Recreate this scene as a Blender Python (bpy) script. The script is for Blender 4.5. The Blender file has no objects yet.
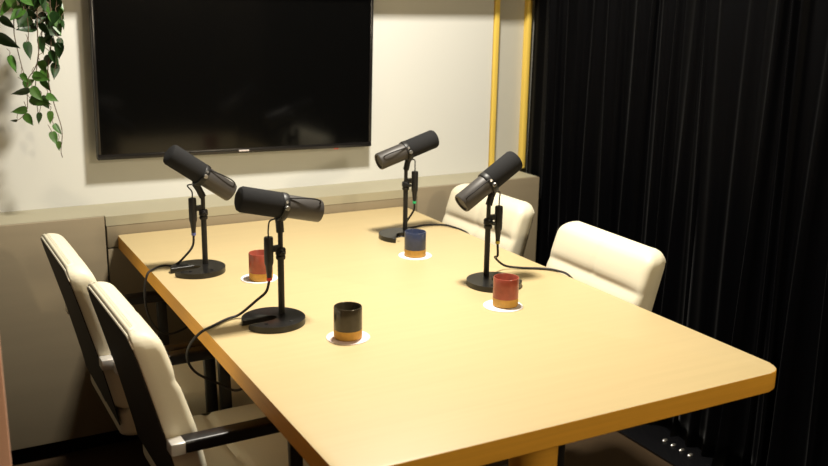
import bpy, bmesh, math, random
from mathutils import Vector, Matrix
random.seed(7)
PI = math.pi
SC = bpy.context.scene
COL = SC.collection

# ------------------------------------------------------------------ helpers
def link(name, bm, mats, parent=None, smooth=True, label=None, angle=35):
    """link a bmesh as ONE mesh object"""
    bmesh.ops.recalc_face_normals(bm, faces=bm.faces)
    me = bpy.data.meshes.new(name)
    bm.to_mesh(me); bm.free()
    if not isinstance(mats, (list, tuple)): mats = [mats]
    for m in mats: me.materials.append(m)
    if smooth:
        for f in me.polygons: f.use_smooth = True
        try: me.set_sharp_from_angle(angle=math.radians(angle))
        except Exception: pass
    o = bpy.data.objects.new(name, me)
    COL.objects.link(o)
    if parent: o.parent = parent
    if label: o['label'] = label
    return o

def thing(name, label, cat, loc=(0, 0, 0), rz=0.0, group=None):
    o = bpy.data.objects.new(name, None)
    o.empty_display_size = .05
    COL.objects.link(o)
    o.location = loc; o.rotation_euler = (0, 0, rz)
    return tag(o, label, cat, group)

def tag(o, label, cat, group=None, kind=None):
    o['label'] = label; o['category'] = cat
    if group: o['group'] = group
    if kind: o['kind'] = kind
    return o

def struct(o, label=None):
    o['kind'] = 'structure'
    if label: o['label'] = label
    return o

def box(bm, lo, hi, bev=0.0, seg=2, mi=0):
    vs = [bm.verts.new((x, y, z)) for x in (lo[0], hi[0]) for y in (lo[1], hi[1]) for z in (lo[2], hi[2])]
    fs = [bm.faces.new([vs[i] for i in q]) for q in ((0, 1, 3, 2), (4, 6, 7, 5), (0, 4, 5, 1), (2, 3, 7, 6), (0, 2, 6, 4), (1, 5, 7, 3))]
    for f in fs: f.material_index = mi
    if bev > 0:
        es = list({e for f in fs for e in f.edges})
        r = bmesh.ops.bevel(bm, geom=es, offset=bev, segments=seg, affect='EDGES', profile=.5)
        for f in r['faces']: f.material_index = mi
    return bm

def bbox(lo, hi, bev=0.0, seg=2):
    return box(bmesh.new(), lo, hi, bev, seg)

def lathe(bm, prof, n=40, M=None, mi=None, cap=True):
    """revolve (r, z) pairs about z; a list of material indices per segment is optional"""
    M = M or Matrix()
    rings = []
    for r, z in prof:
        if r < 1e-6: rings.append([bm.verts.new(M @ Vector((0, 0, z)))])
        else: rings.append([bm.verts.new(M @ Vector((r * math.cos(2 * PI * k / n), r * math.sin(2 * PI * k / n), z))) for k in range(n)])
    for i in range(len(rings) - 1):
        a, b = rings[i], rings[i + 1]
        for k in range(n):
            k2 = (k + 1) % n
            if len(a) == 1 and len(b) == 1: continue
            if len(a) == 1: f = bm.faces.new((a[0], b[k], b[k2]))
            elif len(b) == 1: f = bm.faces.new((a[k], b[0], a[k2]))
            else: f = bm.faces.new((a[k], b[k], b[k2], a[k2]))
            if mi: f.material_index = mi[i]
    if cap:
        if len(rings[0]) > 1: bm.faces.new(rings[0])
        if len(rings[-1]) > 1: bm.faces.new(rings[-1])
    return bm

def smooth_path(pts, sub=8):
    pts = [Vector(p) for p in pts]
    P = [pts[0] * 2 - pts[1]] + pts + [pts[-1] * 2 - pts[-2]]
    out = []
    for i in range(1, len(P) - 2):
        for k in range(sub):
            t = k / sub
            a, b, c, d = P[i - 1], P[i], P[i + 1], P[i + 2]
            out.append(.5 * ((2 * b) + (c - a) * t + (2 * a - 5 * b + 4 * c - d) * t * t + (3 * b - a - 3 * c + d) * t ** 3))
    out.append(pts[-1])
    return out

def tube(bm, pts, r, n=10, sub=8, raw=False, section=None, up=None):
    P = [Vector(p) for p in pts] if raw else smooth_path(pts, sub)
    N = len(P)
    if callable(r): R = [r(i / (N - 1)) for i in range(N)]
    else: R = [r] * N
    T = [(P[min(i + 1, N - 1)] - P[max(i - 1, 0)]).normalized() for i in range(N)]
    u = Vector(up) if up else (Vector((0, 0, 1)) if abs(T[0].z) < .9 else Vector((1, 0, 0)))
    rings = []
    for i in range(N):
        if up: u = Vector(up)
        u = (u - T[i] * u.dot(T[i])).normalized()
        v = T[i].cross(u)
        if section: rings.append([bm.verts.new(P[i] + u * a + v * b) for a, b in section])
        else: rings.append([bm.verts.new(P[i] + (u * math.cos(2 * PI * k / n) + v * math.sin(2 * PI * k / n)) * R[i]) for k in range(n)])
    m = len(rings[0])
    for i in range(N - 1):
        for k in range(m):
            bm.faces.new((rings[i][k], rings[i][(k + 1) % m], rings[i + 1][(k + 1) % m], rings[i + 1][k]))
    bm.faces.new(rings[0]); bm.faces.new(rings[-1])
    return bm

def rrect(w, h, r, n=4):
    """rounded rectangle section, centred"""
    out = []
    for cx, cy, a0 in ((w / 2 - r, h / 2 - r, 0), (-w / 2 + r, h / 2 - r, PI / 2), (-w / 2 + r, -h / 2 + r, PI), (w / 2 - r, -h / 2 + r, 1.5 * PI)):
        for k in range(n + 1):
            a = a0 + PI / 2 * k / n
            out.append((cx + r * math.cos(a), cy + r * math.sin(a)))
    return out

def extrude_poly(bm, pts, z0, z1, bev=0.0, seg=3):
    lo = [bm.verts.new((x, y, z0)) for x, y in pts]; hi = [bm.verts.new((x, y, z1)) for x, y in pts]
    n = len(pts)
    fb = bm.faces.new(lo); ft = bm.faces.new(hi)
    for k in range(n): bm.faces.new((lo[k], lo[(k + 1) % n], hi[(k + 1) % n], hi[k]))
    if bev: bmesh.ops.bevel(bm, geom=list(ft.edges) + list(fb.edges), offset=bev, segments=seg, affect='EDGES', profile=.5)
    return bm

# ------------------------------------------------------------------ materials
def mat(name, col, rough=.5, metal=0.0, spec=.5, sheen=0.0, coat=0.0, noise=None, bump=None, trans=0.0):
    m = bpy.data.materials.new(name); m.use_nodes = True
    nt = m.node_tree; b = nt.nodes['Principled BSDF']
    b.inputs['Base Color'].default_value = (*col, 1)
    b.inputs['Roughness'].default_value = rough
    b.inputs['Metallic'].default_value = metal
    b.inputs['Specular IOR Level'].default_value = spec
    if sheen:
        b.inputs['Sheen Weight'].default_value = sheen
        b.inputs['Sheen Roughness'].default_value = .35
    if coat:
        b.inputs['Coat Weight'].default_value = coat
        b.inputs['Coat Roughness'].default_value = .08
    if noise or bump:
        tc = nt.nodes.new('ShaderNodeTexCoord')
        mp = nt.nodes.new('ShaderNodeMapping'); nt.links.new(tc.outputs['Object'], mp.inputs['Vector'])
    if noise:                      # (scale xyz, amount, detail)
        mp.inputs['Scale'].default_value = noise[0]
        nz = nt.nodes.new('ShaderNodeTexNoise'); nz.inputs['Scale'].default_value = 1.0; nz.inputs['Detail'].default_value = noise[2]
        nt.links.new(mp.outputs['Vector'], nz.inputs['Vector'])
        cr = nt.nodes.new('ShaderNodeValToRGB')
        a = noise[1]
        cr.color_ramp.elements[0].position = .30; cr.color_ramp.elements[1].position = .7
        cr.color_ramp.elements[0].color = (*[c * (1 - a) for c in col], 1)
        cr.color_ramp.elements[1].color = (*[min(1, c * (1 + a)) for c in col], 1)
        nt.links.new(nz.outputs['Fac'], cr.inputs['Fac']); nt.links.new(cr.outputs['Color'], b.inputs['Base Color'])
    if bump:                       # (scale, strength, distance)
        n2 = nt.nodes.new('ShaderNodeTexNoise'); n2.inputs['Scale'].default_value = bump[0]; n2.inputs['Detail'].default_value = 3
        nt.links.new(tc.outputs['Object'], n2.inputs['Vector'])
        bp = nt.nodes.new('ShaderNodeBump'); bp.inputs['Strength'].default_value = bump[1]; bp.inputs['Distance'].default_value = bump[2]
        nt.links.new(n2.outputs['Fac'], bp.inputs['Height']); nt.links.new(bp.outputs['Normal'], b.inputs['Normal'])
    return m

M_wood = mat('table_oak', (.53, .415, .220), .42, spec=.35, noise=((3, 60, 60), .022, 4))
M_edge = mat('table_edge_band', (.72, .355, .040), .5, spec=.3, noise=((4, 4, 120), .05, 3))
M_trim = mat('trim_oak', (.90, .64, .12), .5, noise=((40, 40, 3), .08, 3))
M_wall = mat('wall_paint', (.655, .655, .615), .85, spec=.2, bump=(180, .08, .002))
M_grey = mat('recess_paint', (.50, .49, .43), .85, spec=.2)
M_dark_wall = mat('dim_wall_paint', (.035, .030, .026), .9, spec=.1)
M_ceil = mat('ceiling_paint', (.5, .48, .42), .9, spec=.1)
M_carpet = mat('carpet', (.055, .036, .020), .95, spec=.1, noise=((260, 260, 260), .35, 2), bump=(400, .5, .004))
M_cab = mat('cabinet_laminate', (.25, .205, .135), .5, spec=.35, noise=((2, 2, 30), .03, 2))
M_worktop = mat('worktop_laminate', (.36, .33, .235), .5, spec=.35)
M_void = mat('black_gap', (.008, .007, .006), .9, spec=.1)
M_leather = mat('cream_leather', (.74, .69, .53), .48, spec=.4, bump=(140, .12, .002))
M_piping = mat('cream_piping', (.78, .73, .58), .45, spec=.4)
M_shell = mat('chair_back_panel', (.018, .013, .009), .6, spec=.2, bump=(140, .12, .002))
M_frame = mat('black_steel', (.010, .010, .011), .28, spec=.5)
M_arm = mat('black_arm_pad', (.008, .0075, .009), .34, spec=.4)
M_chrome = mat('chrome', (.80, .78, .74), .30, metal=.55)
M_bolt = mat('bolt_steel', (.40, .39, .38), .30, metal=.85)
M_mic = mat('mic_body_metal', (.052, .047, .044), .48, metal=.2, spec=.5)
M_foam = mat('mic_foam', (.021, .021, .022), .95, spec=.15, bump=(900, .6, .002))
M_black = mat('black_plastic', (.007, .0065, .0065), .45, spec=.4)
M_base = mat('cast_black_base', (.006, .0055, .0055), .34, spec=.5)
M_wire = mat('black_rubber', (.012, .010, .010), .55, spec=.35)
M_screen = mat('tv_glass', (.002, .002, .002), .10, spec=.35)
M_bezel = mat('tv_bezel', (.010, .009, .009), .25, spec=.5)
M_logo = mat('silver_mark', (.72, .66, .66), .35, metal=.2)
M_curtain = mat('black_velvet', (.0010, .0010, .0017), .55, spec=.10, sheen=.10)
M_paper = mat('coaster_card', (.86, .84, .88), .8, spec=.2)
M_paper_pink = mat('coaster_card_pink', (.86, .72, .70), .8, spec=.2)
M_clay = mat('raw_clay', (.56, .31, .065), .7, spec=.3, noise=((90, 90, 90), .10, 3))
M_post = mat('salmon_post', (.80, .46, .33), .6, spec=.3)
M_pot = mat('pot_glaze', (.6, .58, .52), .5)
M_soil = mat('soil', (.03, .02, .012), .95)
M_stem = mat('vine_stem', (.09, .055, .030), .7)
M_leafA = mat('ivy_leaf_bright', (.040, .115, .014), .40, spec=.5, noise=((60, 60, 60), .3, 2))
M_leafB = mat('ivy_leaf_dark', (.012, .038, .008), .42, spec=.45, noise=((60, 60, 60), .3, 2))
M_strip = mat('black_strip', (.006, .006, .007), .22, spec=.6)
M_lampbody = mat('lamp_housing', (.02, .02, .02), .7)
def glaze(name, c): return mat(name, c, .22, spec=.45, noise=((70, 70, 70), .12, 3))
M_gl_black = glaze('black_glaze', (.045, .036, .024))
M_gl_red = glaze('red_glaze', (.33, .075, .050))
M_gl_blue = glaze('blue_glaze', (.040, .052, .105))
def ring(name, c): return mat(name, c, .5)
M_ring = {'blue': ring('ring_blue', (.10, .12, .35)), 'red': ring('ring_red', (.55, .02, .01)), 'green': ring('ring_green', (.02, .45, .16)), 'yellow': ring('ring_yellow', (.55, .42, .04))}
M_led = mat('standby_led', (.6, .02, .01), .4)
M_led.node_tree.nodes['Principled BSDF'].inputs['Emission Color'].default_value = (1, .03, .01, 1)
M_led.node_tree.nodes['Principled BSDF'].inputs['Emission Strength'].default_value = .35

# ------------------------------------------------------------------ the setting
WY = .20                                             # back wall
XL, XR, YF, ZC = -2.2, 1.32, -4.6, 2.75
struct(link('floor', bbox((XL, YF, -.06), (XR, WY + .06, 0)), M_carpet, smooth=False), 'dark brown carpet floor')
struct(link('ceiling', bbox((XL, YF, ZC), (XR, WY + .06, ZC + .06)), M_ceil, smooth=False))
bm = bmesh.new()
box(bm, (XL, WY, 0), (1.018, WY + .06, ZC))
struct(link('wall_back', bm, M_wall, smooth=False), 'cream painted back wall behind the screen')
struct(link('wall_recess', bbox((1.018, WY + .02, 0), (XR, WY + .08, ZC)), M_grey, smooth=False), 'grey wall strip between the two wooden uprights')
struct(link('wall_right', bbox((XR, YF, 0), (XR + .06, WY + .06, ZC)), M_dark_wall, smooth=False))
struct(link('wall_left', bbox((XL - .06, YF, 0), (XL, WY + .06, ZC)), M_dark_wall, smooth=False))
struct(link('wall_front', bbox((XL, YF - .06, 0), (XR, YF, ZC)), M_dark_wall, smooth=False))
struct(link('trim_1', bbox((1.023, WY - .008, .8035), (1.043, WY + .02, ZC), .002), M_trim), 'pale wooden upright on the wall between the screen and the curtain')
struct(link('trim_2', bbox((1.178, WY - .008, .8035), (1.198, WY + .02, ZC), .002), M_trim), 'pale wooden upright at the left edge of the black curtain')
struct(link('trim_3', bbox((XL, .055, 1.572), (1.22, WY, 1.60), .002), M_wall), 'shallow ledge along the wall above the screen')
struct(link('trim_4', bbox((-1.115, -1.66, 0), (-1.0, -1.56, ZC), .004), M_post), 'salmon coloured upright at the left edge of the photo')

# ------------------------------------------------------------------ wall cabinets
def cabinet(name, label, x0, x1, kind):
    t = thing(name, label, 'cabinet', ((x0 + x1) / 2, .1, 0), 0, 'low cabinets along the back wall')
    cx = (x0 + x1) / 2
    w = (x1 - x0) / 2
    ztop = .7715 if kind == 'mid' else .801
    bm = bmesh.new(); box(bm, (-w + .001, -.08, .062), (w - .001, WY - .102, .7715)); link('carcass', bm, M_void, t, smooth=False)
    link('toe_kick', bbox((-w + .001, -.06, 0), (w - .001, -.045, .0615)), M_void, t, smooth=False)
    if kind == 'mid':
        link('drawer_front', bbox((-w + .004, -.099, .7000), (w - .002, -.081, .7715), .0015), M_cab, t)
        n = 2
        for k in range(n):
            a = -w + .004 + k * (2 * w - .004) / n; b = a + (2 * w - .004) / n - .003
            link('door_panel', bbox((a, -.099, .064), (b, -.081, .6955), .0015), M_cab, t)
    else:
        link('door_panel', bbox((-w + .001, -.099, .064), (w - .0015, -.081, .803), .0015), M_cab, t)
    return t
cabinet('wall_cabinet', 'low grey-beige cabinet with one plain flat panel behind the two left chairs', -1.60, -.5555, 'end')
cabinet('wall_cabinet', 'low grey-beige cabinet with drawer line, at the far end of the table', -.5555, .577, 'mid')
cabinet('wall_cabinet', 'low grey-beige cabinet with plain panel, behind the far right chair beside the curtain', .577, 1.137, 'end')
bm = bmesh.new()
pts = [(-1.60, .0195), (-.5535, .0195), (-.5535, .0), (.5755, .0), (.5755, .0195), (1.137, .0195), (1.137, WY - .0005), (-1.60, WY - .0005)]
extrude_poly(bm, pts, .772, .803)
tag(link('worktop', bm, M_worktop, smooth=False), 'long beige worktop slab on the low cabinets under the screen', 'worktop')

# ------------------------------------------------------------------ television
tv = thing('television', 'large black wall mounted flat television above the low worktop', 'television', (-.0405, WY, 1.2375))
tv.rotation_euler = (0, math.radians(.72), 0)
W2, H2 = .4965, .283
link('housing', bbox((-W2, -.052, -H2), (W2, -.030, H2), .004), M_bezel, tv)
bm = bmesh.new(); box(bm, (-.35, -.0305, -.22), (.35, -.004, .2), .006); link('rear_cover', bm, M_black, tv)
bm = bmesh.new()
for lo, hi in (((-W2, -.060, -H2), (W2, -.0515, -H2 + .017)), ((-W2, -.060, H2 - .011), (W2, -.0515, H2)),
               ((-W2, -.060, -H2 + .017), (-W2 + .011, -.0515, H2 - .011)), ((W2 - .011, -.060, -H2 + .017), (W2, -.0515, H2 - .011))):
    box(bm, lo, hi, .002)
link('bezel', bm, M_bezel, tv)
link('screen', bbox((-W2 + .010, -.0565, -H2 + .016), (W2 - .010, -.051, H2 - .010)), M_screen, tv, smooth=False)
link('maker_mark', bbox((-.019, -.0612, -H2 + .0065), (.018, -.0597, -H2 + .0115), .0005), M_logo, tv, label='small silver mark on the bottom bezel')
bm = bmesh.new()
for dx in (-.005, .004): box(bm, (.352 + dx, -.0575, -H2 - .0045), (.357 + dx, -.0545, -H2 + .0005), .001)
link('standby_light', bm, M_led, tv, label='tiny red standby light')

# ------------------------------------------------------------------ table
TL, TW, TZ, TT = 1.756, .52, .74, .043
tb = thing('conference_table', 'long pale oak conference table with thick edge and rounded corners', 'table', (0, -TL / 2, 0))
def rounded(w, h, r, n=8): return rrect(w, h, r, n)
bm = bmesh.new()
ty0, ty1 = -.0025, -TL                                # far and near ends
cx, cyy = 0, (ty0 + ty1) / 2 + TL / 2
pts = []
for qx, qy, a0, rr in ((TW, ty0, 0, .012), (-TW, ty0, 90, .006), (-TW, ty1, 180, .045), (TW, ty1, 270, .045)):
    ccx, ccy = qx - math.copysign(rr, qx), (qy - rr if qy == ty0 else qy + rr)
    for k in range(9):
        a = math.radians(a0 + 90 * k / 8); pts.append((ccx + rr * math.cos(a), ccy + rr * math.sin(a) + TL / 2))
extrude_poly(bm, pts, TZ - TT, TZ, .003)
for f in bm.faces:
    f.material_index = 0 if f.normal.z > .6 or f.calc_center_median().z > TZ - .0005 else 1
bm.normal_update()
for f in bm.faces: f.material_index = 0 if abs(f.normal.z) > .95 and f.calc_center_median().z > TZ - .001 else 1
link('tabletop', bm, [M_wood, M_edge], tb)
for yy in (-.722, .58):
    bm = bmesh.new(); lathe(bm, [(.050, .012), (.050, TZ - TT)], 40, Matrix.Translation((-.02, yy, 0)))
    lg = link('leg', bm, M_edge, tb)
    bm = bmesh.new(); lathe(bm, [(.0, 0), (.20, 0), (.20, .008), (.19, .013), (.0, .013)], 48, Matrix.Translation((-.02, yy, 0)), cap=False)
    link('foot_plate', bm, M_frame, lg)

# ------------------------------------------------------------------ mugs and coasters
def mug(x, y, m, label, cx, cy, cm, clabel):
    c = bmesh.new()
    lathe(c, [(0, 0), (.050, 0), (.0505, .0008), (.0500, .0018), (0, .0018)], 56, cap=False)
    o = tag(link('coaster', c, cm), clabel, 'coaster', 'round coasters on the table'); o.location = (cx, cy, TZ)
    b = bmesh.new()
    R, Hh = .0325, .075
    prof = [(0, .0015), (R - .004, 0), (R - .001, .0015), (R, .005), (R, .0215), (R + .0002, .0222), (R, .05), (R, Hh - .002), (R - .001, Hh), (R - .0025, Hh), (R - .0035, Hh - .002), (R - .0038, .012), (R - .006, .007), (0, .006)]
    lathe(b, prof, 56, mi=[1, 1, 1, 1, 1, 0, 0, 0, 0, 0, 0, 0, 0], cap=False)
    o = tag(link('mug', b, [m, M_clay], angle=50), label, 'mug', 'glazed clay mugs on coasters'); o.location = (x, y, TZ + .0020)
mug(-.243, -1.174, M_gl_black, 'black glazed mug with bare clay base, nearest the front edge', -.241, -1.171, M_paper_pink, 'round pinkish coaster under the black mug')
mug(.213, -1.137, M_gl_red, 'red glazed mug with bare clay base, on the right side of the table', .207, -1.136, M_paper, 'round white coaster under the red mug on the right')
mug(.229, -.625, M_gl_blue, 'navy blue glazed mug with bare clay base, at the far end', .231, -.622, M_paper, 'round white coaster under the blue mug')
mug(-.269, -.658, M_gl_red, 'red glazed mug partly hidden behind the near left microphone', -.270, -.646, M_paper, 'round white coaster under the half hidden red mug')

# ------------------------------------------------------------------ microphones
def microphone(base, pole, foam, tail, slot, side, ringc, label, yaw=0.0):
    """base (x,y); foam / tail = end points of the head axis (x,y,z); slot = direction (deg) of the notch in the foot; side = sign of connector offset in x"""
    bx, by = base
    t = thing('desk_microphone', label, 'microphone', (bx, by, TZ), 0, 'four desk microphones on round stands')
    A = Vector((foam[0] - bx, foam[1] - by, foam[2] - TZ)); B = Vector((tail[0] - bx, tail[1] - by, tail[2] - TZ))
    ax = (A - B); L = ax.length; ax.normalize()
    # foot: thick horseshoe ring with a notch and an inner plate
    bm = bmesh.new(); Ro, hw = .0755, .0165
    a0 = math.asin(hw / Ro); n = 52
    s = math.radians(slot)
    po = [(Ro * math.cos(s + a0 + (2 * PI - 2 * a0) * k / n), Ro * math.sin(s + a0 + (2 * PI - 2 * a0) * k / n)) for k in range(n + 1)]
    cs, sn = math.cos(s), math.sin(s)
    pi_ = []
    for k in range(13):                                  # slot with a rounded inner end just past the centre
        a = -PI / 2 - PI * k / 12
        lx, ly = .006 + hw * math.cos(a), hw * math.sin(a)
        pi_.append((lx * cs - ly * sn, lx * sn + ly * cs))
    extrude_poly(bm, po + pi_, 0.0005, .0150, .0035, 4)
    foot = link('foot', bm, M_base, t)
    for ax_, ay_ in ((-.032, -.040), (.026, -.046)):
        bm = bmesh.new()
        lathe(bm, [(0, .0145), (.0045, .0145), (.0045, .0161), (.003, .0166), (0, .0166)], 14, Matrix.Translation((ax_, ay_, 0)), cap=False); link('screw', bm, M_black, foot)
    
    # pole in two stages, with a clamp collar
    C = B + ax * (L * .475)                              # axis point under the yoke
    pb = Vector((pole[0] - bx, pole[1] - by, .0145))
    top = Vector((pb.x, pb.y, C.z - .052))
    mid = pb.lerp(top, .70)
    bm = bmesh.new(); tube(bm, [pb, mid], .0078, 16, raw=True); link('lower_pole', bm, M_black, t)
    bm = bmesh.new(); tube(bm, [mid, top], .0060, 16, raw=True); link('upper_pole', bm, M_black, t)
    bm = bmesh.new(); lathe(bm, [(.0108, -.014), (.0115, -.012), (.0115, -.006), (.009, -.004), (.0125, -.002), (.0125, .010), (.0108, .013)], 20, Matrix.Translation(mid)); link('clamp_ring', bm, M_black, t)
    bm = bmesh.new(); k0 = mid + Vector((0, -.010, .004)); tube(bm, [k0, k0 + Vector((side * .004, -.014, 0))], .0055, 12, raw=True); link('clamp_knob', bm, M_black, t)
    # head
    q = ax.to_track_quat('Z', 'Y').to_matrix().to_4x4()
    Mx = Matrix.Translation(B) @ q
    Rf, Rb = .0305, .0275
    bm = bmesh.new(); lf = L * .50
    lathe(bm, [(0, lf), (Rf - .001, lf), (Rf, lf + .003), (Rf, L - .010), (Rf - .003, L - .004), (Rf - .009, L - .0008), (Rf - .016, L), (0, L)], 40, Mx, cap=False)
    link('windscreen', bm, M_foam, t, label='black foam windscreen')
    bm = bmesh.new(); lb = L * .44
    lathe(bm, [(0, .004), (Rb - .007, .004), (Rb - .006, 0), (Rb - .002, 0), (Rb, .003), (Rb, lb), (0, lb)], 40, Mx, cap=False)
    body = link('body', bm, M_mic, t, label='dark metal microphone body')
    bm = bmesh.new(); lathe(bm, [(0, lb - .002), (Rb + .0028, lb - .002), (Rb + .0036, lb), (Rb + .0036, lf - .002), (Rb + .0028, lf), (0, lf)], 40, Mx, cap=False)
    link('collar', bm, M_black, t)
    # yoke: two plates hugging the collar, joined under it
    rgt = Vector((0, 1, 0)); rgt = (rgt - ax * rgt.dot(ax)).normalized()
    Cc = B + ax * ((lb + lf) / 2)
    bm = bmesh.new()
    dn = (top + Vector((0, 0, .010)))
    path = []
    for k in range(13):
        a = PI * k / 12
        dwn = ax.cross(rgt); dwn = dwn if dwn.z < 0 else -dwn
        path.append(Cc + rgt * (math.cos(a) * (Rb + .0065)) + dwn * (math.sin(a) * (Rb + .0075)))
    tube(bm, path, .003, raw=True, section=[(u * .95, v) for u, v in rrect(.016, .005, .002, 2)], up=ax)
    yk = link('yoke', bm, M_black, t)
    bm = bmesh.new()
    tip = Cc + dwn * (Rb + .008)
    tube(bm, [tip + Vector((0, 0, .004)), tip.lerp(top, .45), top + Vector((0, 0, -.012))], .0095, 14, raw=True)
    link('swivel_block', bm, M_black, t)
    for sg in (1, -1):
        for off in (0, ) :
            bm = bmesh.new()
            p0 = Cc + rgt * (sg * (Rb + .006))
            Mk = Matrix.Translation(p0) @ (rgt * sg).to_track_quat('Z', 'Y').to_matrix().to_4x4()
            lathe(bm, [(0, 0), (.0062, 0), (.0062, .004), (.005, .006), (0, .006)], 16, Mk, cap=False)
            link('yoke_bolt', bm, M_bolt, yk, label='bright yoke bolt')
    bm = bmesh.new()
    for da in (.45, -.45):
        dirv = (-rgt * math.cos(da) + dwn * math.sin(da))
        Mk = Matrix.Translation(Cc + dirv * (Rb + .003)) @ dirv.to_track_quat('Z', 'Y').to_matrix().to_4x4()
        lathe(bm, [(0, 0), (.0038, 0), (.0038, .0018), (0, .0022)], 12, Mk, cap=False)
    link('collar_screw', bm, M_bolt, t)
    # thin wire loop from the tail over the body to the collar
    up = -dwn; near = -rgt
    sd = (up * .75 + near * .66).normalized() if side < 0 else (up * .55 + near * .83).normalized()
    bm = bmesh.new()
    tube(bm, [B + ax * .012 + sd * (Rb - .002), B + ax * .014 + sd * (Rb + .008), B + ax * .030 + sd * (Rb + .013), B + ax * .058 + sd * (Rb + .010), B + ax * (lb - .012) + sd * (Rb + .004), B + ax * (lb + .004) + sd * (Rb + .002)], .0019, 8)
    link('wire_loop', bm, M_wire, t)
    # inline plug clipped beside the pole
    px = side * .031
    zt, zb = .208, .108
    pc = Vector((pb.x + px, pb.y - .004, 0))
    bm = bmesh.new()
    lathe(bm, [(0, zb), (.0058, zb), (.0065, zb + .010), (.0085, zb + .030), (.0105, zb + .036), (.0110, zb + .042), (.0110, zt - .004), (.0100, zt), (0, zt)], 20, Matrix.Translation(pc), cap=False)
    plug = link('inline_plug', bm, M_black, t)
    bm = bmesh.new(); lathe(bm, [(.0063, zb - .006), (.0063, zb + .0015)], 16, Matrix.Translation(pc)); link('color_ring', bm, M_ring[ringc], plug, label=ringc + ' ring on the plug')
    bm = bmesh.new(); zc = .178
    pm = pb.lerp(top, (zc - pb.z) / (top.z - pb.z))
    tube(bm, [Vector((pm.x, pm.y, zc)), Vector((pc.x, pc.y, zc))], .003, raw=True, section=rrect(.016, .008, .002, 2), up=(0, 0, 1)); link('plug_clip', bm, M_black, plug)
    bm = bmesh.new()
    j = Cc + dwn * (Rb + .004) + Vector((side * .010, 0, 0))
    tube(bm, [Vector((pc.x, pc.y, zt - .002)), Vector((pc.x, pc.y, zt + .018)), Vector((j.x + side * .014, j.y, (zt + j.z) / 2 + .016)), j], .0019, 8)
    link('lead_wire', bm, M_wire, t)
    return Vector((bx + pc.x, by + pc.y, TZ + zb - .006))

p1 = microphone((-.402, -.511), (-.375, -.49), (-.466, -.49, 1.078), (-.293, -.49, .953), 186, -1, 'blue', 'black microphone on the far left, foam end raised, tail pointing down at right')
p2 = microphone((-.360, -1.004), (-.332, -.985), (-.434, -.985, 1.0455), (-.231, -.985, .9975), 188, -1, 'red', 'near left black microphone, almost level, in front of the half hidden red mug')
p3 = microphone((.296, -.412), (.327, -.375), (.435, -.375, 1.0525), (.228, -.375, .9875), 240, 1, 'green', 'far right black microphone behind the blue mug, its foam raised to the right')
p4 = microphone((.286, -.973), (.291, -.925), (.376, -.925, 1.0755), (.203, -.925, .9635), 352, 1, 'yellow', 'near right black microphone beside the red mug, steeply tilted foam end up')

def cable(pts, label):
    bm = bmesh.new(); tube(bm, pts, .0033, 10, 10)
    tag(link('microphone_cable', bm, M_wire), label, 'cable', 'black microphone cables')
zt = TZ + .0045
cable([p1, p1 + Vector((-.004, 0, -.03)), (-.430, -.494, .787), (-.452, -.452, .750), (-.480, -.430, zt + .001), (-.512, -.452, zt + .001), (-.536, -.472, .735), (-.546, -.476, .68), (-.536, -.465, .615), (-.505, -.425, .558), (-.45, -.38, .52), (-.36, -.36, .55), (-.28, -.36, .64), (-.25, -.36, .690)], 'black cable looping off the table edge from the far left microphone')
cable([p2, p2 + Vector((-.007, .004, -.028)), (-.388, -.968, .790), (-.422, -.938, .750), (-.455, -.945, zt + .001), (-.500, -.978, zt + .001), (-.535, -.990, .737), (-.552, -.955, .695), (-.540, -.890, .635), (-.505, -.835, .575), (-.45, -.83, .535), (-.40, -.85, .515), (-.33, -.87, .57), (-.28, -.87, .690)], 'black cable looping off the table edge from the near left microphone')
cable([p3, p3 + Vector((.000, .004, -.025)), (.345, -.352, .775), (.352, -.335, .752), (.390, -.318, zt), (.440, -.308, zt), (.490, -.325, zt), (.512, -.365, zt), (.535, -.430, .733), (.540, -.450, .70), (.52, -.45, .64), (.44, -.44, .62), (.36, -.43, .690)], 'black cable crossing the table corner from the far right microphone')
cable([p4, p4 + Vector((.003, .002, -.035)), (.350, -.878, .785), (.395, -.862, .752), (.440, -.880, zt), (.495, -.915, zt), (.518, -.950, zt), (.532, -.985, .738), (.545, -1.02, .70), (.53, -1.03, .64), (.46, -1.02, .60), (.38, -1.0, .690)], 'black cable running off the right table edge from the near right microphone')

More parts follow.
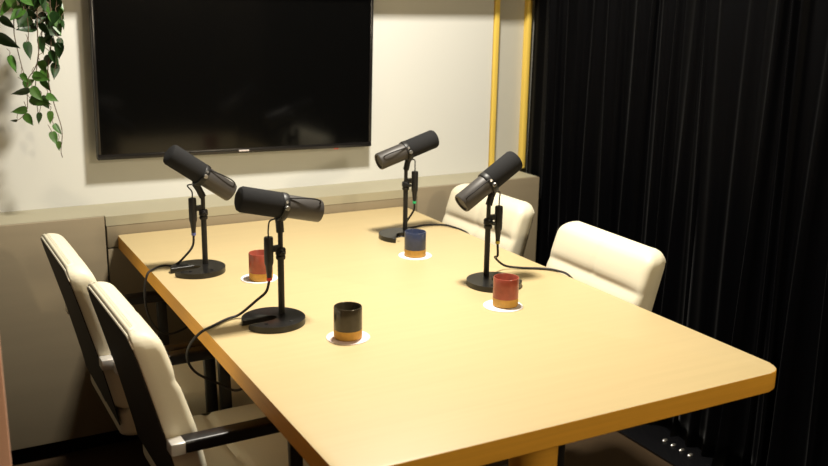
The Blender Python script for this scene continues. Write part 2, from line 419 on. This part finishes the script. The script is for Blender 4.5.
# ------------------------------------------------------------------ chairs
def back_mesh():
    """padded back: stacked rounded-rectangle rings with a crease between an upper and a lower pad"""
    bm = bmesh.new()
    front = [(.455, -.140), (.50, -.147), (.614, -.172), (.727, -.205), (.80, -.229), (.84, -.243)]
    rear = [(.40, -.195), (.455, -.205), (.50, -.215), (.614, -.241), (.727, -.271), (.80, -.291), (.84, -.301)]
    def interp(tab, z):
        for (z0, a), (z1, b) in zip(tab, tab[1:]):
            if z <= z1: return a + (b - a) * (z - z0) / (z1 - z0)
        return tab[-1][1]
    zs = [.455 + (.842 - .455) * k / 46 for k in range(47)] + [.7265, .729, .7315, .731 + .006]
    zs += [.842 - .030 * (1 - math.sin(PI / 2 * k / 10)) for k in range(10)] + [.842]
    zs = sorted(set(zs)); rings = []
    NY, NC = 30, 5
    for z in zs:
        f, r = interp(front, z), interp(rear, z)
        hw = .219
        e = max(0, z - (.842 - .042)); hw -= .042 - math.sqrt(max(0, .042 ** 2 - min(e, .042) ** 2)) if e > 0 else 0
        e2 = max(0, z - (.842 - .030)); sh = (.030 - math.sqrt(max(0, .030 ** 2 - min(e2, .030) ** 2))) if e2 > 0 else 0
        f -= sh * .95; r += sh * .40
        e3 = max(0, .475 - z); sh3 = .02 - math.sqrt(max(0, .02 ** 2 - min(e3, .02) ** 2)) if e3 > 0 else 0
        f -= sh3; r += sh3
        d = (z - .729) / .013; crease = .0075 * math.exp(-d * d)
        bul = .004 * math.sin(PI * min(1, max(0, (z - .735) / .10))) if z > .735 else .006 * math.sin(PI * min(1, max(0, (z - .47) / .25)))
        cr = .020
        pts = []
        for k in range(NY + 1):                            # front from -y to +y
            y = -hw + cr + (2 * hw - 2 * cr) * k / NY
            seam = .0045 * math.exp(-(y / .010) ** 2)
            pts.append((f + bul * (1 - (y / hw) ** 4) - crease * (1 - .5 * (abs(y) / hw) ** 8) - seam, y))
        xm = (f + r) / 2
        for k in range(1, NC): a = PI / 2 * k / NC; pts.append((f - cr + cr * math.cos(a) - crease * .5, hw - cr + cr * math.sin(a)))
        pts.append((f - cr - crease * .3, hw)); pts.append((xm - .006, hw))
        pts.append((r + .004, hw - .001)); pts.append((r, hw - .006))
        for k in range(1, NY): pts.append((r, hw - .006 - (2 * hw - .012) * k / NY))
        pts.append((r, -hw + .006)); pts.append((r + .004, -hw + .001)); pts.append((xm - .006, -hw)); pts.append((f - cr - crease * .3, -hw))
        for k in range(NC - 1, 0, -1): a = PI / 2 * k / NC; pts.append((f - cr + cr * math.cos(a) - crease * .5, -hw + cr - cr * math.sin(a)))
        rings.append([bm.verts.new((x, y, z)) for x, y in pts])
    n = len(rings[0])
    for a, b in zip(rings, rings[1:]):
        for k in range(n): bm.faces.new((a[k], a[(k + 1) % n], b[(k + 1) % n], b[k]))
    last = rings[-1]
    xs = [v.co.x for v in last]; xm = (min(xs) + max(xs)) / 2
    for s, dz in ((.72, .0014), (.40, .0024), (.08, .0028)):
        nx = [bm.verts.new((xm + (v.co.x - xm) * s, v.co.y * (1 - (1 - s) * .06), v.co.z + dz)) for v in rings[-1]]
        for k in range(n): bm.faces.new((last[k], last[(k + 1) % n], nx[(k + 1) % n], nx[k]))
        last = nx
    bm.faces.new(rings[0]); bm.faces.new(last)
    return bm, interp, rear

def rear_line(interp, rear, inset=0.0, off=0.0):
    """outline of the rear panel, as a path up one side, over the top and down the other"""
    R = .042 - inset; hw = .219 - inset; zt = .842 - .012 - inset; path = []
    def X(z):
        e2 = max(0, z - (.842 - .030)); sh = .030 - math.sqrt(max(0, .030 ** 2 - min(e2, .0299) ** 2)) if e2 > 0 else 0
        return interp(rear, z) + sh * .40 - off
    zz = .41
    while zz < zt - R: path.append((X(zz), -hw, zz)); zz += .02
    for k in range(9):
        a = PI - PI / 2 * k / 8; z = zt - R + R * math.sin(a); path.append((X(z), -hw + R + R * math.cos(a), z))
    for k in range(1, 12): path.append((X(zt), -hw + R + (2 * hw - 2 * R) * k / 12, zt))
    for k in range(9):
        a = PI / 2 - PI / 2 * k / 8; z = zt - R + R * math.sin(a); path.append((X(z), hw - R + R * math.cos(a), z))
    zz = zt - R - .01
    while zz > .41: path.append((X(zz), hw, zz)); zz -= .02
    return path

def seat_mesh():
    bm = bmesh.new(); N = 28; x0, x1, hw = -.195, .245, .212
    z1, z0 = .452, .362; cr = .022
    levels = []
    for k in range(9):                                     # side profile: bottom -> top
        t = k / 8
        z = z0 + (z1 - z0) * t
        e = max(0, z - (z1 - cr), (z0 + cr) - z)
        levels.append((z, cr - math.sqrt(max(0, cr * cr - e * e))))
    rings = []
    for z, ins in levels:
        rings.append([bm.verts.new(((x0 + x1) / 2 + a, b, z)) for a, b in rrect(x1 - x0 - 2 * ins, 2 * hw - 2 * ins, .03 - ins * .5, 5)])
    n = len(rings[0])
    for a, b in zip(rings, rings[1:]):
        for k in range(n): bm.faces.new((a[k], a[(k + 1) % n], b[(k + 1) % n], b[k]))
    bm.faces.new(rings[0])
    # top: grid with seams, inside the last ring
    ins = levels[-1][1]
    gx, gy = 40, 30
    g = []
    for i in range(gx + 1):
        row = []
        for j in range(gy + 1):
            u, v = i / gx, j / gy
            X = x0 + ins + (x1 - x0 - 2 * ins) * u; Y = (-hw + ins) + (2 * hw - 2 * ins) * v
            # pull the corners in to the rounded outline
            ex = max(0, abs(X - (x0 + x1) / 2) - ((x1 - x0) / 2 - ins - .02)); ey = max(0, abs(Y) - (hw - ins - .02))
            d = math.hypot(ex, ey)
            if d > .02:
                kx = ex * .02 / d; ky = ey * .02 / d
                X -= math.copysign(ex - kx, X - (x0 + x1) / 2); Y -= math.copysign(ey - ky, Y)
            edge = min(u, 1 - u, v, 1 - v)
            h = .012 * min(1, edge / .22) ** .6
            for s in (-.045, .115): h -= .009 * math.exp(-((X - s - .02 * (Y / hw) ** 2) / .008) ** 2)
            row.append(bm.verts.new((X, Y, z1 + h - .0005)))
        g.append(row)
    for i in range(gx):
        for j in range(gy): bm.faces.new((g[i][j], g[i + 1][j], g[i + 1][j + 1], g[i][j + 1]))
    return bm

def make_chair(label, loc, rz):
    t = thing('conference_chair', label, 'chair', loc, rz, 'cream chairs round the table')
    link('seat', seat_mesh(), M_leather, t, angle=60)
    bm, itp, rear = back_mesh()
    bk = link('backrest', bm, M_leather, t, angle=60)
    bm = bmesh.new(); tube(bm, [q for q in rear_line(itp, rear, -.001, .000) if q[2] > .806], lambda t: .0034 * min(1, .35 + 6 * min(t, 1 - t)), 8, raw=True)
    link('piping', bm, M_piping, bk)
    out = rear_line(itp, rear, .005, .0016)
    bm = bmesh.new()
    vs = [bm.verts.new(p) for p in out]; vs2 = [bm.verts.new((p[0] + .003, p[1], p[2])) for p in out]
    n = len(vs); h = n // 2
    for k in range(h):                                     # strips left to right so the panel follows the lean
        a, b, c, d = vs[k], vs[k + 1], vs[n - 2 - k], vs[n - 1 - k]
        if len({a, b, c, d}) == 4: bm.faces.new((a, b, c, d))
        elif len({a, b, c, d}) == 3: bm.faces.new(list(dict.fromkeys((a, b, c, d))))
    for k in range(n): bm.faces.new((vs[k], vs[(k + 1) % n], vs2[(k + 1) % n], vs2[k]))
    link('rear_panel', bm, M_shell, bk, label='dark rear panel of the backrest')
    for s in (-1, 1):
        y = s * .238
        bm = bmesh.new(); tube(bm, [(-.210, y, .598), (-.10, y, .598), (.0, y, .598), (.046, y, .594)], .01, raw=True, section=rrect(.028, .040, .006, 3), up=(0, 0, 1))
        arm = link('armrest', bm, M_arm, t, label='black armrest')
        bm = bmesh.new(); box(bm, (-.240, y - .019, .583), (-.203, y + .019, .611), .004)
        link('arm_bracket', bm, M_chrome, arm, label='chrome armrest bracket')
        bm = bmesh.new()
        sec = rrect(.020, .030, .004, 2)
        tube(bm, [(.036, y, .590), (.040, y, .45), (.044, y, .20), (.048, y, .075), (.040, y, .035), (.015, y, .017), (-.03, y, .0155), (-.20, y, .0155), (-.245, y, .0155)], .01, raw=True, section=sec, up=(0, 1, 0))
        link('leg', bm, M_frame, t)
    bm = bmesh.new(); tube(bm, [(-.235, -.238, .0155), (-.235, .238, .0155)], .012, 14, raw=True); link('crossbar', bm, M_frame, t)
    bm = bmesh.new(); tube(bm, [(.043, -.238, .345), (.043, .238, .345)], .014, raw=True, section=rrect(.026, .034, .004, 2)); tube(bm, [(-.17, -.238 * 0, .345), (.05, 0, .345)], .014, raw=True, section=rrect(.03, .05, .004, 2)); link('seat_rail', bm, M_frame, t)
    bm = bmesh.new(); tube(bm, [(-.10, 0, .345), (-.15, 0, .348), (-.182, 0, .375), (-.190, 0, .42), (-.196, 0, .47)], .01, raw=False, section=rrect(.014, .06, .003, 2), up=(1, 0, .2)); link('back_support', bm, M_frame, t)
    return t
make_chair('cream padded chair on the left, the farther one, next to the low cabinet', (-.481, -.482, 0), math.radians(1.0))
make_chair('cream padded chair on the left, nearest the camera, black armrest in full view', (-.445, -1.003, 0), math.radians(1.5))
make_chair('cream padded chair on the far right, next to the low cabinet', (.413, -.350, 0), PI + math.radians(1.5))
make_chair('cream padded chair on the right against the curtain, nearer the front', (.402, -.976, 0), PI - math.radians(2.0))

# ------------------------------------------------------------------ black curtain
def curtain():
    bm = bmesh.new()
    rnd = random.Random(11)
    y, folds = .18, []
    while y > -3.0:                                         # irregular pleats: (centre, width, depth, lean)
        w = rnd.choice((rnd.uniform(.035, .06), rnd.uniform(.06, .13), rnd.uniform(.05, .09))); folds.append((y - w / 2, w, rnd.uniform(.014, .024 + .25 * w) if y < .1 else .008, rnd.uniform(-.06, .06), rnd.uniform(.0, 6.28))); y -= w
    ys = []
    for c, w, d, ln, ph in folds:
        for k in range(12): ys.append((c + w / 2 - w * k / 12, k / 12, w, d, ln, ph))
    NZ = 30; rows = []
    for j in range(NZ + 1):
        z = .0125 + 2.55 * j / NZ
        row = []
        for yy, t, w, d, ln, ph in ys:
            s = .5 - .5 * math.cos(2 * PI * t)
            s = s ** 2.2
            fl = 1 - .35 * (z / 2.6)
            x = (1.206 if yy < .06 else 1.195) - d * fl * s * (1 + .18 * math.sin(z * 2.3 + ph)) + .006 * math.sin(z * 1.7 + ph)
            if z < .12: x -= .02 * (1 - z / .12) * s
            row.append(bm.verts.new((x, yy + ln * (1.0 - z) * .5 * math.sin(PI * t) + .008 * math.sin(z * 2.1 + ph) * math.sin(PI * t), z)))
        rows.append(row)
    for a, b in zip(rows, rows[1:]):
        for k in range(len(a) - 1): bm.faces.new((a[k], a[k + 1], b[k + 1], b[k]))
    geom = bm.faces[:]
    r = bmesh.ops.solidify(bm, geom=geom, thickness=.002)
    o = link('curtain', bm, M_curtain, angle=180)
    return tag(o, 'floor length black velvet curtain in narrow folds covering the right side', 'curtain')
curtain()
bm = bmesh.new(); tube(bm, [(1.262, .165, 2.60), (1.262, -3.05, 2.60)], .014, 14, raw=True)
tag(link('curtain_rod', bm, M_frame), 'black rod above the black curtain', 'curtain rod')

# added black strip and beads, standing in for unidentified glints at the curtain foot
st = thing('floor_strip', 'added low black strip on the floor along the foot of the curtain, carrying bright glints', 'floor strip', (1.09, -1.2, 0))
link('strip_base', bbox((-.045, -1.4, .0005), (.145, .9, .010), .003), M_strip, st)
for k in range(4):
    bm = bmesh.new(); yy = .392 - .0405 * k
    lathe(bm, [(0, 0), (.011, 0), (.0125, .004), (.009, .009), (.0045, .011), (0, .0113)], 18, Matrix.Translation((.046, yy, .0098)) @ Matrix.Scale(.95, 4, (1, 0, 0)) @ Matrix.Scale(.55, 4, (0, 1, 0)) @ Matrix.Scale(.7, 4, (0, 0, 1)), cap=False)
    link('glint_bead', bm, M_bolt, st, label='small shiny bead added as a glint')

# ------------------------------------------------------------------ ivy on the ledge
iv = thing('hanging_ivy', 'trailing green ivy hanging down the wall to the left of the screen', 'plant', (-.72, .118, 1.60))
O = Vector((-.72, .118, 1.60))
bm = bmesh.new()
lathe(bm, [(0, 0), (.050, 0), (.054, .004), (.070, .115), (.074, .118), (.074, .128), (.066, .128), (.064, .110), (0, .110)], 36, cap=False)
pot = link('pot', bm, M_pot, iv)
bm = bmesh.new(); lathe(bm, [(0, .109), (.064, .109), (.03, .117), (0, .118)], 24, cap=False); link('soil', bm, M_soil, pot)
strands = [[(-.766, 1.487), (-.773, 1.401), (-.774, 1.361), (-.764, 1.291), (-.757, 1.256), (-.751, 1.226)],
           [(-.706, 1.488), (-.711, 1.384), (-.714, 1.311), (-.728, 1.27), (-.751, 1.232), (-.757, 1.155), (-.779, 1.126), (-.799, 1.118)],
           [(-.667, 1.488), (-.675, 1.34), (-.689, 1.269), (-.687, 1.209), (-.677, 1.158), (-.662, 1.083), (-.669, 1.019), (-.665, .997)],
           [(-.686, 1.488), (-.694, 1.393), (-.715, 1.296), (-.727, 1.208), (-.726, 1.147), (-.726, 1.111)],
           [(-.740, 1.49), (-.738, 1.44), (-.735, 1.39), (-.741, 1.33)],
           [(-.650, 1.49), (-.655, 1.44), (-.668, 1.38), (-.660, 1.32), (-.672, 1.26)]]
bm = bmesh.new()
for i, s in enumerate(strands):
    y0 = [.022, .010, .024, .030, .014, .018][i]
    pts = [Vector((-.72 + (s[0][0] + .72) * .5, .085, 1.725)), Vector((s[0][0] * .6 - .72 * .4, .045, 1.722)), Vector((s[0][0], y0 + .004, 1.62))] + [Vector((x, y0 + .004 * math.sin(k * 1.7 + i), z)) for k, (x, z) in enumerate(s)]
    tube(bm, [p - O for p in pts], lambda t: .0022 - .0012 * t, 7, 6)
# leaves: x, z of centre, length, direction the tip points (deg in the wall plane, -90 = down), bright?
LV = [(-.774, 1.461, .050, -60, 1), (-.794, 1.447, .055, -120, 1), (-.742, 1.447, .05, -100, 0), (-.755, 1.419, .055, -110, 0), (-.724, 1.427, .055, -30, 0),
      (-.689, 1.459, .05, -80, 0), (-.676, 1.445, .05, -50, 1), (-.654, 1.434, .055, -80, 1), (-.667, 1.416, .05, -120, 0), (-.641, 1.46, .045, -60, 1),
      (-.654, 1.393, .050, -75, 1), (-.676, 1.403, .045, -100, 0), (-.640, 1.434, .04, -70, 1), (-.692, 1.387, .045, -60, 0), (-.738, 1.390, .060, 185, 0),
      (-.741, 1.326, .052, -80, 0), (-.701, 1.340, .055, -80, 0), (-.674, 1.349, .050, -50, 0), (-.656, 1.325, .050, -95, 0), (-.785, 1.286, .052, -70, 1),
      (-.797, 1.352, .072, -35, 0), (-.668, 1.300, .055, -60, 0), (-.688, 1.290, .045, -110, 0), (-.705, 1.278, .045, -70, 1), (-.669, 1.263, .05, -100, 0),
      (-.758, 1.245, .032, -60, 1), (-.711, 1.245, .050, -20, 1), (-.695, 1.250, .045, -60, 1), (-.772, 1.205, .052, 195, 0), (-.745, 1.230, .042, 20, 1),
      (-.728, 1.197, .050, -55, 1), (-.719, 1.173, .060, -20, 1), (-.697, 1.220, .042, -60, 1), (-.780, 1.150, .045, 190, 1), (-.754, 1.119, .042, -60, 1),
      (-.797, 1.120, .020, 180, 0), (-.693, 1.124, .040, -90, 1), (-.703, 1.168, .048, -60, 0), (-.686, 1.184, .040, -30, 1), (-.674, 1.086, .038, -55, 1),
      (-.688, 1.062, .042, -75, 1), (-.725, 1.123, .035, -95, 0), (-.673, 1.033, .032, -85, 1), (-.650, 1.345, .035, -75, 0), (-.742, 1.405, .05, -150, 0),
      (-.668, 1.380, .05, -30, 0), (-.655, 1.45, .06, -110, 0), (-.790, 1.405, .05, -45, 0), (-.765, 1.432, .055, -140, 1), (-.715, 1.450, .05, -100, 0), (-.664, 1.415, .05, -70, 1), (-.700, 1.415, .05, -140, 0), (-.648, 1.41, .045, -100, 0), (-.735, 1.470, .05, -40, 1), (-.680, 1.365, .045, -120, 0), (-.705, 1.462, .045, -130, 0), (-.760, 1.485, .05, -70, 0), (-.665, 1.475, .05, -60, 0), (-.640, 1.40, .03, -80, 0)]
def leaf(bm, c, L, ang, mi, rnd):
    a = math.radians(ang)
    t = Vector((math.cos(a), 0, math.sin(a))); s = Vector((-math.sin(a), 0, math.cos(a))); nrm = Vector((0, -1, 0))
    tilt = rnd.uniform(-.6, .6); roll = rnd.uniform(-.9, .9)
    t = (t + nrm * tilt * .7).normalized(); s = (s + nrm * roll).normalized(); nrm = t.cross(s).normalized()
    if nrm.y > 0: nrm = -nrm
    # heart outline: half width along the length
    prof = [(0, .0), (-.04, .10), (-.01, .20), (.10, .275), (.25, .30), (.45, .265), (.65, .185), (.82, .09), (.93, .03), (1.0, 0)]
    mids = [bm.verts.new(c + t * (L * (max(u, 0) - .45)) - nrm * L * .05 * (1 - 4 * (u - .5) ** 2) * 1.0 - nrm * (.06 * L * u * u)) for u, w in prof]
    for sg in (1, -1):
        e = [bm.verts.new(c + t * (L * (u - .45)) + s * (sg * w * L) + nrm * (L * .10 * w) - nrm * (.06 * L * u * u)) for u, w in prof]
        for k in range(len(prof) - 1):
            q = [mids[k], mids[k + 1], e[k + 1], e[k]]
            f = bm.faces.new(q); f.material_index = mi
    return bm
bs = bm; rl = random.Random(3)
bl = bmesh.new()
for k, (x, z, L, ang, br) in enumerate(LV):
    y = [.008, .020, .032, .000, .026][k % 5]
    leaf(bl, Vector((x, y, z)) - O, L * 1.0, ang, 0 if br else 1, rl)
    b0 = Vector((x, y, z)) - O - Vector((math.cos(math.radians(ang)), 0, math.sin(math.radians(ang)))) * L * .45
    tube(bs, [b0, b0 + Vector((rl.uniform(-.008, .008), .006, .012)), b0 + Vector((rl.uniform(-.012, .012), .010, .022))], .0009, 6, 4)
link('stem', bs, M_stem, iv)
bmesh.ops.remove_doubles(bl, verts=bl.verts, dist=1e-6)
bmesh.ops.solidify(bl, geom=bl.faces[:], thickness=.0006)
link('foliage', bl, [M_leafA, M_leafB], iv, angle=80)

# ------------------------------------------------------------------ lamps (above the frame)
def lamp(label, x, y, z, size, watts, col, spread=180):
    t = thing('ceiling_lamp', label, 'lamp', (x, y, z))
    h = size / 2 + .02
    bm = bmesh.new()
    box(bm, (-h - .01, -h - .01, .0), (h + .01, h + .01, ZC - z - .0005))
    link('housing', bm, M_lampbody, t, smooth=False)
    d = bpy.data.lights.new('lamp_light', 'AREA'); d.shape = 'SQUARE'; d.size = size; d.energy = watts; d.color = col; d.spread = math.radians(spread)
    o = bpy.data.objects.new('lamp_light', d); COL.objects.link(o); o.parent = t; o.location = (0, 0, -.004)
    return t
lamp('square ceiling lamp hung over the middle of the table', .08, -.88, 2.56, .20, 80, (1.0, .935, .81))
t = thing('pendant_lamp', 'round pendant lamp hung behind the camera', 'lamp', (.8, -4.2, 2.35))
bm = bmesh.new(); lathe(bm, [(.012, .02), (.03, .03), (.03, .09), (.006, .10), (.006, ZC - 2.35 - .001)], 20); link('socket', bm, M_lampbody, t)
d = bpy.data.lights.new('bulb', 'POINT'); d.energy = 120; d.shadow_soft_size = .10; d.color = (1.0, .84, .58)
o = bpy.data.objects.new('bulb', d); COL.objects.link(o); o.parent = t; o.location = (0, 0, -.09)

w = bpy.data.worlds.new('world'); SC.world = w; w.use_nodes = True
w.node_tree.nodes['Background'].inputs['Color'].default_value = (.02, .018, .015, 1)
w.node_tree.nodes['Background'].inputs['Strength'].default_value = 1.0

# ------------------------------------------------------------------ camera
cd = bpy.data.cameras.new('camera'); cam = bpy.data.objects.new('camera', cd); COL.objects.link(cam)
r = Vector((0.87972796, -0.47518235, 0.01674672)); u = Vector((0.10223111, 0.22342772, 0.96934455)); d = Vector((0.46435711, 0.85104746, -0.24513403))
cam.matrix_world = Matrix(((r.x, u.x, -d.x, -1.08816), (r.y, u.y, -d.y, -3.03028), (r.z, u.z, -d.z, 1.50495), (0, 0, 0, 1)))
cd.sensor_fit = 'HORIZONTAL'; cd.sensor_width = 36; cd.lens = 942.975 * 36 / 828
cd.clip_start = .02
cd.dof.use_dof = True; cd.dof.focus_distance = 2.45; cd.dof.aperture_fstop = 4.5
SC.camera = cam

vs = SC.view_settings
vs.view_transform = 'Standard'; vs.look = 'None'; vs.gamma = 1; vs.exposure = 0.0
try: vs.use_curve_mapping = False
except Exception: pass
